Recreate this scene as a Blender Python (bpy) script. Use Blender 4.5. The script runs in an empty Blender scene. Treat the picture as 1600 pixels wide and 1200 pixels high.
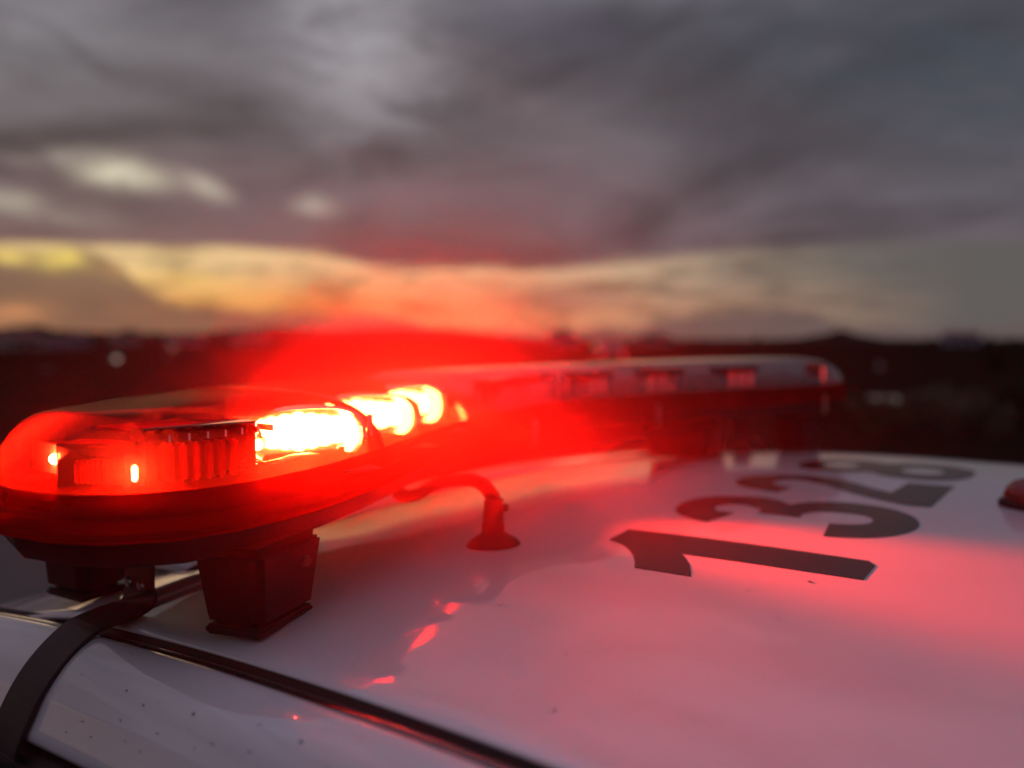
import bpy, bmesh, math, random
import numpy as np
from mathutils import Vector, Matrix
random.seed(7)
S = bpy.context.scene
C = S.collection
R = math.radians
CAMZ = 1.62

# ------------------------------------------------------------------ camera
TH = R(36.5); PITCH = math.atan(70/1280)
d0 = Vector((math.cos(TH), math.sin(TH), 0)); rr = Vector((math.sin(TH), -math.cos(TH), 0)); zz = Vector((0, 0, 1))
fw = d0*math.cos(PITCH) - zz*math.sin(PITCH); up = zz*math.cos(PITCH) + d0*math.sin(PITCH)
cd = bpy.data.cameras.new('camera'); cam = bpy.data.objects.new('camera', cd); C.objects.link(cam)
M = Matrix((rr, up, -fw)).transposed().to_4x4(); M.translation = Vector((0, 0, CAMZ)); cam.matrix_world = M
cd.sensor_width = 36; cd.lens = 28.8; cd.clip_start = .02; cd.clip_end = 20000
cd.dof.use_dof = True; cd.dof.focus_distance = .54; cd.dof.aperture_fstop = 2.7
S.camera = cam

# ------------------------------------------------------------------ look
S.view_settings.view_transform = 'Standard'; S.view_settings.look = 'None'
S.view_settings.exposure = 0; S.view_settings.gamma = 1; S.view_settings.use_curve_mapping = False
S.cycles.use_denoising = True
S.cycles.max_bounces = 10; S.cycles.transparent_max_bounces = 24; S.cycles.volume_bounces = 1; S.cycles.volume_step_rate = 1; S.cycles.volume_max_steps = 64
S.cycles.glossy_bounces = 5; S.cycles.diffuse_bounces = 3
S.cycles.sample_clamp_indirect = 6; S.cycles.caustics_reflective = False; S.cycles.caustics_refractive = False

# ------------------------------------------------------------------ node helper
class N:
    def __init__(s, nt): s.nt = nt
    def node(s, t, **k):
        n = s.nt.nodes.new(t)
        for a, b in k.items(): setattr(n, a, b)
        return n
    def put(s, sock, v):
        if isinstance(v, bpy.types.NodeSocket): s.nt.links.new(v, sock)
        elif v is not None: sock.default_value = v
    def m(s, op, a, b=None, c=None, clamp=False):
        n = s.node('ShaderNodeMath', operation=op, use_clamp=clamp)
        s.put(n.inputs[0], a)
        if b is not None: s.put(n.inputs[1], b)
        if c is not None: s.put(n.inputs[2], c)
        return n.outputs[0]
    def mix(s, f, a, b, mode='MIX'):
        n = s.node('ShaderNodeMix', data_type='RGBA', blend_type=mode)
        s.put(n.inputs[0], f)
        for i, v in ((6, a), (7, b)):
            if isinstance(v, tuple) and len(v) == 3: v = v + (1,)
            s.put(n.inputs[i], v)
        return n.outputs[2]
    def ramp(s, f, stops, interp='EASE'):
        n = s.node('ShaderNodeValToRGB'); n.color_ramp.interpolation = interp
        e = n.color_ramp.elements
        while len(e) < len(stops): e.new(.5)
        for i, (p, c) in enumerate(stops):
            e[i].position = p; e[i].color = (c if isinstance(c, tuple) else (c, c, c)) + (1,)
        s.put(n.inputs[0], f); return n.outputs[0]
    def noise(s, vec, scale, detail=4, rough=.5, dist=0):
        n = s.node('ShaderNodeTexNoise'); s.put(n.inputs['Vector'], vec)
        n.inputs['Scale'].default_value = scale; n.inputs['Detail'].default_value = detail
        n.inputs['Roughness'].default_value = rough; n.inputs['Distortion'].default_value = dist
        return n.outputs[0]
    def xyz(s, x, y, z):
        n = s.node('ShaderNodeCombineXYZ'); s.put(n.inputs[0], x); s.put(n.inputs[1], y); s.put(n.inputs[2], z); return n.outputs[0]

# ------------------------------------------------------------------ world: heavy dusk cloud over a low yellow gap
W = bpy.data.worlds.new('World'); S.world = W; W.use_nodes = True
nt = W.node_tree; nt.nodes.clear(); g = N(nt)
tc = g.node('ShaderNodeTexCoord')
def dot(v):
    n = g.node('ShaderNodeVectorMath', operation='DOT_PRODUCT'); g.put(n.inputs[0], tc.outputs['Generated']); n.inputs[1].default_value = v; return n.outputs['Value']
dd, dr, dz = dot(d0), dot(rr), dot(zz)
az = g.m('ARCTAN2', dr, dd)                       # bearing, 0 = across the roof
el = g.m('ARCSINE', dz)
pv = g.xyz(g.m('MULTIPLY', az, 1.0), g.m('MULTIPLY', el, 2.6), 0)
w1 = g.noise(pv, 5.0, 3, .5)
w2 = g.noise(g.xyz(g.m('ADD', az, 7.3), g.m('MULTIPLY', el, 2.6), 3.1), 5.0, 3, .5)
azw = g.m('ADD', az, g.m('MULTIPLY', g.m('SUBTRACT', w1, .5), .07))
elw = g.m('ADD', el, g.m('MULTIPLY', g.m('SUBTRACT', w2, .5), .022))
# base cloud colour by height
base = g.ramp(g.m('MULTIPLY', el, .8), [(0, (.17, .125, .115)), (.08, (.135, .085, .085)), (.125, (.125, .090, .096)), (.20, (.120, .106, .113)),
                                        (.30, (.135, .125, .143)), (.48, (.235, .205, .275)), (1, (.41, .355, .52))])
rt = g.m('MULTIPLY_ADD', az, 1.1, .42, clamp=True)      # towards the right the cloud is greyer and bluer
base = g.mix(g.m('MULTIPLY', rt, .62), base, (.078, .082, .105))
# broad diagonal light and dark masses
dv = g.xyz(g.m('ADD', g.m('MULTIPLY', az, 1.0), g.m('MULTIPLY', el, .9)), g.m('SUBTRACT', g.m('MULTIPLY', el, 3.2), g.m('MULTIPLY', az, .7)), 2.0)
big = g.noise(dv, 2.6, 4, .5, .5)
fine = g.noise(dv, 9.0, 6, .62, .6)
mod = g.m('ADD', g.m('MULTIPLY', g.ramp(big, [(.30, .0), (.70, 1.0)]), .75), g.m('MULTIPLY', fine, .35))
mod = g.m('MULTIPLY_ADD', mod, 1.25, .36)
col = g.mix(1, base, g.xyz(mod, mod, mod), 'MULTIPLY')
def blob(px, py, sx, sy, rot=0, edge=1.0):
    a0 = math.atan((px-800)/1280); e0 = math.atan((530-py)/1280*math.cos(a0)); sx /= 1280; sy /= 1280
    x = g.m('SUBTRACT', azw, a0); y = g.m('SUBTRACT', elw, e0)
    c, s_ = math.cos(rot), math.sin(rot)
    u = g.m('ADD', g.m('MULTIPLY', x, c/sx), g.m('MULTIPLY', y, s_/sx)); v = g.m('SUBTRACT', g.m('MULTIPLY', y, c/sy), g.m('MULTIPLY', x, s_/sy))
    q = g.m('ADD', g.m('MULTIPLY', u, u), g.m('MULTIPLY', v, v))
    return g.m('EXPONENT', g.m('MULTIPLY', q, -edge))
ctex = g.ramp(g.noise(g.xyz(g.m('ADD', azw, g.m('MULTIPLY', elw, .6)), g.m('MULTIPLY', elw, 2.4), 6), 11, 6, .62, .8), [(.30, .25), (.62, 1.0)])
def over(col, b, c, amt=1.0): return g.mix(g.m('MULTIPLY', g.m('MULTIPLY', b, ctex), amt*1.15, clamp=True), col, c)
col = over(col, blob(560, 60, 120, 150, .45), (.38, .365, .39), .8)
col = over(col, blob(70, 60, 170, 70, .1), (.26, .25, .27), .6)
col = over(col, blob(640, 135, 70, 34), (.34, .31, .34), .45)
col = over(col, blob(880, 210, 230, 34, -.5), (.21, .165, .18), .5)
col = over(col, blob(900, 60, 170, 34, -.15), (.085, .080, .105), .7)
col = over(col, blob(1450, 120, 230, 110, -.2), (.062, .074, .096), .8)
col = over(col, blob(1250, 210, 260, 40, -.3), (.080, .070, .080), .6)
# gap of open evening sky along the horizon
def curve(a, pts, amp):     # a height above the horizon that changes with the bearing (pts: bearing, height)
    r_ = g.ramp(g.m('MULTIPLY_ADD', a, .72, .5), [(.5 + .72*math.atan((x-800)/1280), (530-y)/1280/.16) for x, y in pts])
    return g.m('MULTIPLY', r_, .16)
top = g.m('ADD', curve(az, [(0, 387), (180, 384), (350, 380), (500, 383), (590, 401), (720, 401), (860, 402), (1000, 388), (1150, 378), (1450, 372)], .16), g.m('MULTIPLY', g.m('SUBTRACT', g.noise(g.xyz(azw, 0, 1.2), 9, 3), .5), .006)); top = g.m('SUBTRACT', top, .0075)
soft = g.m('MULTIPLY_ADD', rt, -60, 105)
gap = g.m('MULTIPLY', g.m('SUBTRACT', top, el), soft, clamp=True)
glow = g.ramp(g.m('MULTIPLY', g.m('ADD', az, .75), .66), [(0, (.60, .42, .22)), (.25, (.78, .56, .27)), (.42, (.70, .50, .27)), (.58, (.52, .38, .24)), (.70, (.36, .28, .20)), (.80, (.19, .17, .145)), (.90, (.105, .102, .102))])
low = g.m('MULTIPLY', g.m('SUBTRACT', .080, elw), 26, clamp=True)
glow = g.mix(low, glow, g.mix(g.m('MULTIPLY', rt, 1.6, clamp=True), (.80, .40, .105), (.46, .27, .16)))
streak = g.noise(g.xyz(g.m('MULTIPLY', azw, 1.3), g.m('MULTIPLY', el, 8), 5), 9, 5, .6, .5)
stk = g.ramp(streak, [(.36, .50), (.55, 1.10)])
glow = g.mix(.95, glow, g.mix(1, glow, stk, 'MULTIPLY'))
glow = g.mix(g.m('MULTIPLY_ADD', rt, 2.4, -1.35, clamp=True), glow, (.115, .108, .105))
bound = g.m('MULTIPLY', g.m('SUBTRACT', 1.35, g.m('ABSOLUTE', g.m('ADD', az, .35))), 2.2, clamp=True)
gapf = g.m('MULTIPLY', gap, bound)
col = g.mix(gapf, col, glow)
# low cloud banks crossing the gap
bank = g.m('ADD', curve(azw, [(-60, 405), (120, 404), (180, 416), (225, 452), (300, 474), (430, 482), (600, 486), (720, 512), (980, 504), (1080, 484), (1250, 478), (1330, 508), (1600, 500)], .16),
           g.m('MULTIPLY', g.m('SUBTRACT', g.noise(g.xyz(azw, 0, 9), 16, 5, .65), .5), .030))
bf = g.m('MULTIPLY', g.m('MULTIPLY', g.m('SUBTRACT', bank, el), 85, clamp=True), .93)
btex = g.noise(g.xyz(az, g.m('MULTIPLY', el, 3), 4), 14, 4, .6)
bcol = g.mix(rt, (.185, .105, .078), (.130, .100, .100)); bcol = g.mix(g.ramp(btex, [(.35, 0.), (.65, 1.)]), bcol, g.mix(.5, bcol, (.12, .085, .08)))
col = g.mix(bf, col, bcol)
col = over(col, blob(880, 468, 90, 16), (.24, .16, .14), .7)
# sunlit cloud rims and small openings
col = over(col, blob(195, 275, 50, 21, -.05), (.66, .60, .45), 1.0)
col = over(col, blob(320, 290, 36, 16, -.3), (.50, .44, .36), .9)
col = over(col, blob(90, 250, 55, 12, .1), (.34, .29, .26), .7)
col = over(col, blob(30, 318, 110, 15, -.1), (.42, .37, .30), .85)
col = over(col, blob(495, 320, 30, 15), (.45, .39, .33), .95)
col = over(col, blob(85, 403, 26, 13), (.95, .72, .16), 1.0)
col = over(col, blob(10, 400, 22, 9), (.90, .66, .18), .95)
col = over(col, blob(20, 494, 42, 16, .1), (.72, .30, .13), .85)
col = over(col, blob(300, 440, 90, 13, -.12), (.88, .55, .16), .8)
# below the horizon line
col = g.mix(g.m('MULTIPLY', g.m('MULTIPLY', el, -60), 1, clamp=True), col, (.03, .025, .025))
sky = g.node('ShaderNodeTexSky', sky_type='NISHITA', sun_disc=False, sun_elevation=R(2.5), sun_rotation=R(90) - TH - R(28))
b1 = g.node('ShaderNodeBackground'); g.put(b1.inputs[0], sky.outputs[0]); b1.inputs[1].default_value = .001
b2 = g.node('ShaderNodeBackground'); g.put(b2.inputs[0], col); b2.inputs[1].default_value = 1.0
ad = g.node('ShaderNodeAddShader'); nt.links.new(b1.outputs[0], ad.inputs[0]); nt.links.new(b2.outputs[0], ad.inputs[1])
wo = g.node('ShaderNodeOutputWorld'); nt.links.new(ad.outputs[0], wo.inputs[0])
# the sun has gone behind the cloud bank at the left: what is left of it
sl = bpy.data.lights.new('sun', 'SUN'); so = bpy.data.objects.new('sun', sl); C.objects.link(so)
sl.energy = .03; sl.angle = R(14); sl.color = (1, .72, .42)
sdir = (d0*math.cos(R(28)) - rr*math.sin(R(28)))*math.cos(R(3)) + zz*math.sin(R(3))
so.rotation_euler = (-sdir).to_track_quat('-Z', 'Y').to_euler()

# ------------------------------------------------------------------ materials
def mat(name, color, rough=.5, metal=0, coat=0, coat_r=.03, spec=.5, emit=None, estr=0, bump=None, var=None):
    m = bpy.data.materials.new(name); m.use_nodes = True; nt = m.node_tree; b = nt.nodes['Principled BSDF']; g = N(nt)
    b.inputs['Base Color'].default_value = (*color, 1); b.inputs['Roughness'].default_value = rough; b.inputs['Metallic'].default_value = metal
    b.inputs['Coat Weight'].default_value = coat; b.inputs['Coat Roughness'].default_value = coat_r; b.inputs['Specular IOR Level'].default_value = spec
    if emit: b.inputs['Emission Color'].default_value = (*emit, 1); b.inputs['Emission Strength'].default_value = estr
    t = g.node('ShaderNodeTexCoord')
    if var:
        sc, amt, c2 = var
        f = g.m('MULTIPLY', g.ramp(g.noise(t.outputs['Object'], sc, 5, .6), [(.4, 0.), (.65, 1.)]), amt)
        g.put(b.inputs['Base Color'], g.mix(f, color, c2))
    if bump:
        sc, st, ds = bump
        bn = g.node('ShaderNodeBump'); bn.inputs['Strength'].default_value = st; bn.inputs['Distance'].default_value = ds
        g.put(bn.inputs['Height'], g.noise(t.outputs['Object'], sc, 4, .6)); nt.links.new(bn.outputs[0], b.inputs['Normal'])
    return m

def paint_mat():
    m = mat('white_paint', (.60, .60, .62), .35, 0, 1.0, .02)
    nt = m.node_tree; b = nt.nodes['Principled BSDF']; g = N(nt); t = g.node('ShaderNodeTexCoord'); o = t.outputs['Object']
    b.inputs['Coat IOR'].default_value = 1.85
    film = g.ramp(g.noise(o, 9, 6, .65), [(.38, 0.), (.7, 1.)])
    speck = g.ramp(g.noise(o, 420, 2, .5), [(.765, 0.), (.785, 1.)])
    c = g.mix(g.m('MULTIPLY', film, .16), (.62, .62, .64), (.47, .45, .43))
    c = g.mix(g.m('MULTIPLY', speck, .8), c, (.10, .085, .07)); g.put(b.inputs['Base Color'], c)
    cr = g.m('MULTIPLY_ADD', film, .05, .018); g.put(b.inputs['Coat Roughness'], cr)
    bn = g.node('ShaderNodeBump'); bn.inputs['Strength'].default_value = .05; bn.inputs['Distance'].default_value = .0006
    g.put(bn.inputs['Height'], g.noise(o, 55, 2, .5)); nt.links.new(bn.outputs[0], b.inputs['Coat Normal'])
    return m
PAINT = paint_mat()
VINYL = mat('black_vinyl', (.008, .007, .008), .24, spec=.35, coat=0, var=(60, .3, (.014, .012, .013)))
RUBBER = mat('black_rubber', (.009, .008, .009), .55, spec=.3, bump=(300, .2, .0005), var=(80, .4, (.016, .014, .013)))
PLASTIC = mat('black_plastic', (.006, .005, .006), .6, spec=.15, bump=(500, .15, .0003), var=(50, .3, (.018, .016, .015)))
STEEL = mat('coated_steel', (.022, .018, .018), .5, metal=.1, spec=.35, bump=(260, .25, .0004), var=(40, .4, (.04, .033, .03)))
CHROME = mat('chrome', (.82, .8, .78), .12, metal=1, var=(40, .3, (.6, .55, .5)))
SCREW = mat('screw_metal', (.45, .43, .42), .3, metal=1)
REFL = mat('reflector', (.80, .80, .78), .16, metal=.75, bump=(220, .3, .0006))
WPLAST = mat('white_circuit_tray', (.62, .60, .57), .45, bump=(150, .5, .001), var=(60, .7, (.16, .15, .14)))
GLASS = mat('dark_glass', (.012, .013, .014), .03, coat=1, coat_r=.01, spec=.8)
TYRE = mat('tyre_rubber', (.02, .02, .02), .7, bump=(60, .4, .004))
RIM = mat('wheel_alloy', (.4, .4, .42), .3, metal=1)
MODULE = mat('dark_module_optic', (.05, .045, .045), .16, metal=.3, coat=1)

def lens_mat(name, tint, scat, scol, rough=.025, refl=1.0):
    m = bpy.data.materials.new(name); m.use_nodes = True; nt = m.node_tree; nt.nodes.clear(); g = N(nt)
    tr = g.node('ShaderNodeBsdfTransparent'); tr.inputs[0].default_value = (*tint, 1)
    tl = g.node('ShaderNodeBsdfTranslucent'); tl.inputs[0].default_value = (*scol, 1)
    df = g.node('ShaderNodeBsdfDiffuse'); df.inputs[0].default_value = (*scol, 1)
    gl = g.node('ShaderNodeBsdfGlossy'); gl.inputs['Roughness'].default_value = rough; gl.inputs[0].default_value = (refl, refl, refl, 1)
    a = g.node('ShaderNodeMixShader'); a.inputs[0].default_value = .5; nt.links.new(tl.outputs[0], a.inputs[1]); nt.links.new(df.outputs[0], a.inputs[2])
    b = g.node('ShaderNodeMixShader')
    t = g.node('ShaderNodeTexCoord')
    g.put(b.inputs[0], g.m('MULTIPLY', g.m('MULTIPLY_ADD', g.noise(t.outputs['Object'], 30, 4), .8, .6), scat))
    nt.links.new(tr.outputs[0], b.inputs[1]); nt.links.new(a.outputs[0], b.inputs[2])
    fr = g.node('ShaderNodeFresnel'); fr.inputs[0].default_value = 1.49
    geo = g.node('ShaderNodeNewGeometry')
    fac = g.m('MULTIPLY', fr.outputs[0], g.m('SUBTRACT', 1, geo.outputs['Backfacing']))
    c = g.node('ShaderNodeMixShader'); g.put(c.inputs[0], fac); nt.links.new(b.outputs[0], c.inputs[1]); nt.links.new(gl.outputs[0], c.inputs[2])
    o = g.node('ShaderNodeOutputMaterial'); nt.links.new(c.outputs[0], o.inputs[0])
    return m
LENS = lens_mat('red_lens', (.93, .040, .022), .21, (.97, .026, .012), .05, .05)
LENSF = lens_mat('clear_smoked_lens', (.62, .50, .48), .22, (.50, .42, .40), .08)
LENSB = lens_mat('red_lens_rim', (.30, .02, .015), .6, (.45, .012, .01), .05)

def emis(name, color, strength):
    m = bpy.data.materials.new(name); m.use_nodes = True; nt = m.node_tree; nt.nodes.clear(); g = N(nt)
    e = g.node('ShaderNodeEmission'); e.inputs[0].default_value = (*color, 1); e.inputs[1].default_value = strength
    o = g.node('ShaderNodeOutputMaterial'); nt.links.new(e.outputs[0], o.inputs[0]); return m
LAMP_ON = emis('lit_led_panel', (1, .46, .17), 900)

# ------------------------------------------------------------------ mesh helpers
def link(name, me, parent=None, m=None, smooth=False):
    o = bpy.data.objects.new(name, me); C.objects.link(o)
    if m and not me.materials: me.materials.append(m)
    if smooth:
        for p in me.polygons: p.use_smooth = True
    if parent: o.parent = parent
    return o
def obj(name, bm, m, parent=None, smooth=False):
    me = bpy.data.meshes.new(name); bmesh.ops.recalc_face_normals(bm, faces=bm.faces[:]); bm.to_mesh(me); bm.free(); return link(name, me, parent, m, smooth)
def raw(name, vs, fs, m, parent=None, smooth=True):
    me = bpy.data.meshes.new(name); me.from_pydata([tuple(v) for v in vs], [], fs); me.update(); return link(name, me, parent, m, smooth)
def props(o, label=None, cat=None, group=None, kind=None):
    if label: o['label'] = label
    if cat: o['category'] = cat
    if group: o['group'] = group
    if kind: o['kind'] = kind
    return o
def thing(name, label, cat, loc=(0, 0, 0), rz=0, group=None):
    o = bpy.data.objects.new(name, None); C.objects.link(o); o.location = loc; o.rotation_euler = (0, 0, rz); o.empty_display_size = .1
    return props(o, label, cat, group)
def box(bm, c, s, mtx=None, bev=0, taper=1.0):
    r = bmesh.ops.create_cube(bm, size=1); vs = r['verts']
    for v in vs:
        t = taper if v.co.z < 0 else 1
        v.co = Vector((v.co.x*s[0]*t, v.co.y*s[1]*t, v.co.z*s[2]))
    if bev:
        es = {e for v in vs for e in v.link_edges}
        rb = bmesh.ops.bevel(bm, geom=list(es), offset=bev, segments=2, affect='EDGES')
        vs = list({v for v in rb['verts']} | {v for v in vs if v.is_valid})
    T = Matrix.Translation(c) @ (mtx.to_4x4() if mtx else Matrix())
    bmesh.ops.transform(bm, matrix=T, verts=vs)
def tube(bm, pts, rad, seg=12, caps=True):
    pts = [Vector(p) for p in pts]; n = len(pts); rings = []
    rads = rad if isinstance(rad, (list, tuple)) else [rad]*n
    ref = None
    for i, p in enumerate(pts):
        t = (pts[min(i+1, n-1)] - pts[max(i-1, 0)]).normalized()
        if ref is None: ref = t.orthogonal().normalized()
        ref = (ref - t*ref.dot(t)).normalized(); b = t.cross(ref)
        rings.append([bm.verts.new(p + (ref*math.cos(a) + b*math.sin(a))*rads[i]) for a in [2*math.pi*k/seg for k in range(seg)]])
    for a, b in zip(rings, rings[1:]):
        for k in range(seg): bm.faces.new((a[k], a[(k+1) % seg], b[(k+1) % seg], b[k]))
    if caps: bm.faces.new(rings[0][::-1]); bm.faces.new(rings[-1])
def lathe(bm, prof, c, seg=32, mtx=None):
    rings = []
    for r, z in prof:
        ring = []
        for k in range(seg):
            a = 2*math.pi*k/seg; v = Vector((r*math.cos(a), r*math.sin(a), z))
            if mtx: v = mtx @ v
            ring.append(bm.verts.new(v + Vector(c)))
        rings.append(ring)
    for a, b in zip(rings, rings[1:]):
        for k in range(seg): bm.faces.new((a[k], a[(k+1) % seg], b[(k+1) % seg], b[k]))
    bm.faces.new(rings[0][::-1]); bm.faces.new(rings[-1])
def smoothpath(pts, n=6):
    pts = [Vector(p) for p in pts]; out = []
    P = [pts[0]*2 - pts[1]] + pts + [pts[-1]*2 - pts[-2]]
    for i in range(1, len(P)-2):
        for k in range(n):
            t = k/n; a, b, c, d = P[i-1], P[i], P[i+1], P[i+2]
            out.append(.5*((2*b) + (c-a)*t + (2*a-5*b+4*c-d)*t*t + (3*b-a-3*c+d)*t**3))
    out.append(pts[-1]); return out
def solid(o, t, off=-1):
    md = o.modifiers.new('thick', 'SOLIDIFY'); md.thickness = t; md.offset = off; return o
def grid(name, f, us, vs, m, parent, thick=None, smooth=True):
    V = [f(u, v) for u in us for v in vs]; nv = len(vs)
    F = [(i*nv+j, (i+1)*nv+j, (i+1)*nv+j+1, i*nv+j+1) for i in range(len(us)-1) for j in range(nv-1)]
    o = raw(name, V, F, m, parent, smooth)
    if thick: solid(o, thick)
    return o
lin = np.linspace

# ------------------------------------------------------------------ ground and hills
GM = mat('dark_grass', (.010, .011, .007), .95, spec=0, bump=(1.2, .8, .2), var=(.15, .8, (.020, .014, .009)))
V = [(0, 0, 0)]; F = []; rings = [3, 8, 20, 50, 120, 300, 800, 2500, 9000]; ns = 48
for r_ in rings:
    for k in range(ns):
        a = 2*math.pi*k/ns; V.append((r_*math.cos(a), r_*math.sin(a), 0 if r_ < 20 else -.004*min(r_, 300)*random.random()))
for k in range(ns): F.append((0, 1+k, 1+(k+1) % ns))
for i in range(len(rings)-1):
    for k in range(ns): F.append((1+i*ns+k, 1+(i+1)*ns+k, 1+(i+1)*ns+(k+1) % ns, 1+i*ns+(k+1) % ns))
props(raw('ground', V, F, GM, smooth=False), kind='structure')
AS = mat('asphalt', (.05, .05, .052), .75, bump=(90, .5, .01), var=(2, .5, (.035, .035, .036)))
grid('road', lambda u, v: (u, v, .004), lin(-2.6, 4.6, 8), lin(-30, 30, 20), AS, None); bpy.data.objects['road']['kind'] = 'structure'

HM = mat('far_hill', (.012, .010, .011), 1, spec=.05, var=(.01, .6, (.02, .016, .015)))
def hill(profile, dist, depth, seedv):
    rnd = random.Random(seedv); px = [p[0] for p in profile]; py = [p[1] for p in profile]
    xs = lin(px[0], px[-1], 260); Vt = []; n = 5
    for x in xs:
        y = float(np.interp(x, px, py)) + rnd.uniform(-1.2, 1.2)
        dirv = d0 + rr*((x-800)/1280)
        h = CAMZ + dist*(530-y)/1280
        for k, (q, hh) in enumerate(((-.35, -.03), (-.12, .55), (0, 1), (.2, .8), (.5, -.03))):
            p = dirv*(dist*(1+q*depth)); Vt.append((p.x, p.y, (h*hh if hh > 0 else -6)))
    Ff = [(i*n+j, (i+1)*n+j, (i+1)*n+j+1, i*n+j+1) for i in range(len(xs)-1) for j in range(n-1)]
    o = raw('hill', Vt, Ff, HM, smooth=False); props(o, kind='structure')
hill([(-900, 525), (-300, 508), (0, 513), (60, 509), (100, 518), (200, 519), (310, 523), (350, 516), (430, 511), (520, 516), (600, 513), (700, 515), (760, 519), (800, 526), (900, 530), (1100, 530), (1200, 532), (1700, 528), (2600, 520)], 900, .5, 3)
hill([(-1200, 529), (100, 529), (700, 528), (1000, 530), (1180, 531), (1250, 527), (1290, 521), (1312, 513), (1335, 521), (1375, 528), (1480, 532), (1600, 529), (1900, 522), (2600, 514)], 560, .4, 5)

# ------------------------------------------------------------------ trees and bushes
LEAF = mat('dark_foliage', (.042, .050, .022), .8, var=(1.5, .8, (.065, .055, .02)))
LEAF2 = mat('olive_foliage', (.060, .052, .020), .8, var=(2.0, .8, (.085, .062, .025)))
BARK = mat('bark', (.06, .045, .035), .9, bump=(12, .6, .03))
def crown_mesh(name, r, h, z0, n, leaf, seedv, m, blobs=9):
    rnd = random.Random(seedv); V = []; F = []
    cs = [(rnd.uniform(-.6, .6)*r, rnd.uniform(-.6, .6)*r, z0 + h*(.2+.65*rnd.random()), r*rnd.uniform(.3, .6)) for _ in range(blobs)]
    for _ in range(n):
        cx, cy, cz, cr = rnd.choice(cs); v = Vector((rnd.gauss(0, 1), rnd.gauss(0, 1), rnd.gauss(0, 1))).normalized()*cr*rnd.random()**.35
        p = Vector((cx, cy, cz)) + v; a = Vector((rnd.gauss(0, 1), rnd.gauss(0, 1), rnd.gauss(0, 1))).normalized(); b = a.orthogonal().normalized(); s = leaf*rnd.uniform(.6, 1.4)
        i = len(V); V += [p - a*s, p + b*s*.6, p + a*s, p - b*s*.6]; F.append((i, i+1, i+2, i+3))
    me = bpy.data.meshes.new(name); me.from_pydata([tuple(v) for v in V], [], F); me.materials.append(m); return me
def trunk_mesh(h, r):
    bm = bmesh.new(); tube(bm, [(0, 0, -.3), (.05*h, 0, h*.3), (0, .03*h, h*.6), (.02*h, 0, h*.85)], [r, r*.8, r*.55, r*.2], 8)
    for k in range(5):
        a = k*1.3; z = h*(.35+.08*k); tube(bm, [(.02*h, 0, z), (math.cos(a)*h*.12, math.sin(a)*h*.12, z+h*.1), (math.cos(a)*h*.2, math.sin(a)*h*.2, z+h*.22)], [r*.4, r*.25, r*.1], 6)
    me = bpy.data.meshes.new('trunk'); bm.to_mesh(me); bm.free(); me.materials.append(BARK); return me
CR = [crown_mesh('crown', 3.0, 6.5, 1.6, 2600, .22, 1, LEAF), crown_mesh('crown', 2.4, 8.5, 1.4, 2600, .20, 2, LEAF), crown_mesh('crown', 3.4, 5.5, 1.8, 2600, .24, 3, LEAF2)]
TR = [trunk_mesh(6.5, .22), trunk_mesh(8, .2), trunk_mesh(6, .25)]
def at(px, dist): v = d0*dist + rr*((px-800)/1280*dist); return v.x, v.y
def tree(k, px, dist, s, label, group='dark trees out in the valley'):
    x, y = at(px, dist); t = thing('broadleaf_tree', label, 'tree', (x, y, -.2), random.random()*6, group); t.scale = (s, s, s)
    link('crown', CR[k], t); link('trunk', TR[k], t); return t
ORD = ['leftmost', 'second from the left', 'third from the left', 'fourth from the left', 'fifth from the left', 'sixth from the left', 'seventh from the left', 'seventh from the right', 'sixth from the right', 'fifth from the right', 'fourth from the right', 'third from the right', 'second from the right', 'rightmost']
for i in range(14):
    px = 20 + i*118 + random.uniform(-35, 35); dist = random.uniform(150, 330)
    tree(i % 3, px, dist, random.uniform(.45, .75)*(.20 + dist/640), 'blurred tree at the far hills, ' + ORD[i] + ' of fourteen')
tree(2, 1560, 34, .22, 'olive brown tree at the right edge of the photo behind the roof', 'dark trees nearer the car')
BU = [crown_mesh('foliage', .8, 1.0, -.1, 1500, .07, 11, LEAF2, 7), crown_mesh('foliage', 1.0, .8, -.1, 1500, .07, 12, LEAF2, 7)]
for i, (px, dist, s) in enumerate([(1180, 24, .9), (1290, 17, .7), (1385, 14, .6), (1470, 17, .8), (1530, 14, .75), (1590, 16, 1.0)]):
    x, y = at(px, dist); o = link('bush', BU[i % 2], None); o.location = (x, y, 0); o.scale = (s, s, s); o.rotation_euler = (0, 0, i*1.7)
    props(o, 'low olive bush beyond the roof, ' + ['leftmost of six', 'second from the left of six', 'third from the left of six', 'third from the right of six', 'second from the right of six', 'rightmost of six'][i], 'bush', 'bushes beyond the car')

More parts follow.
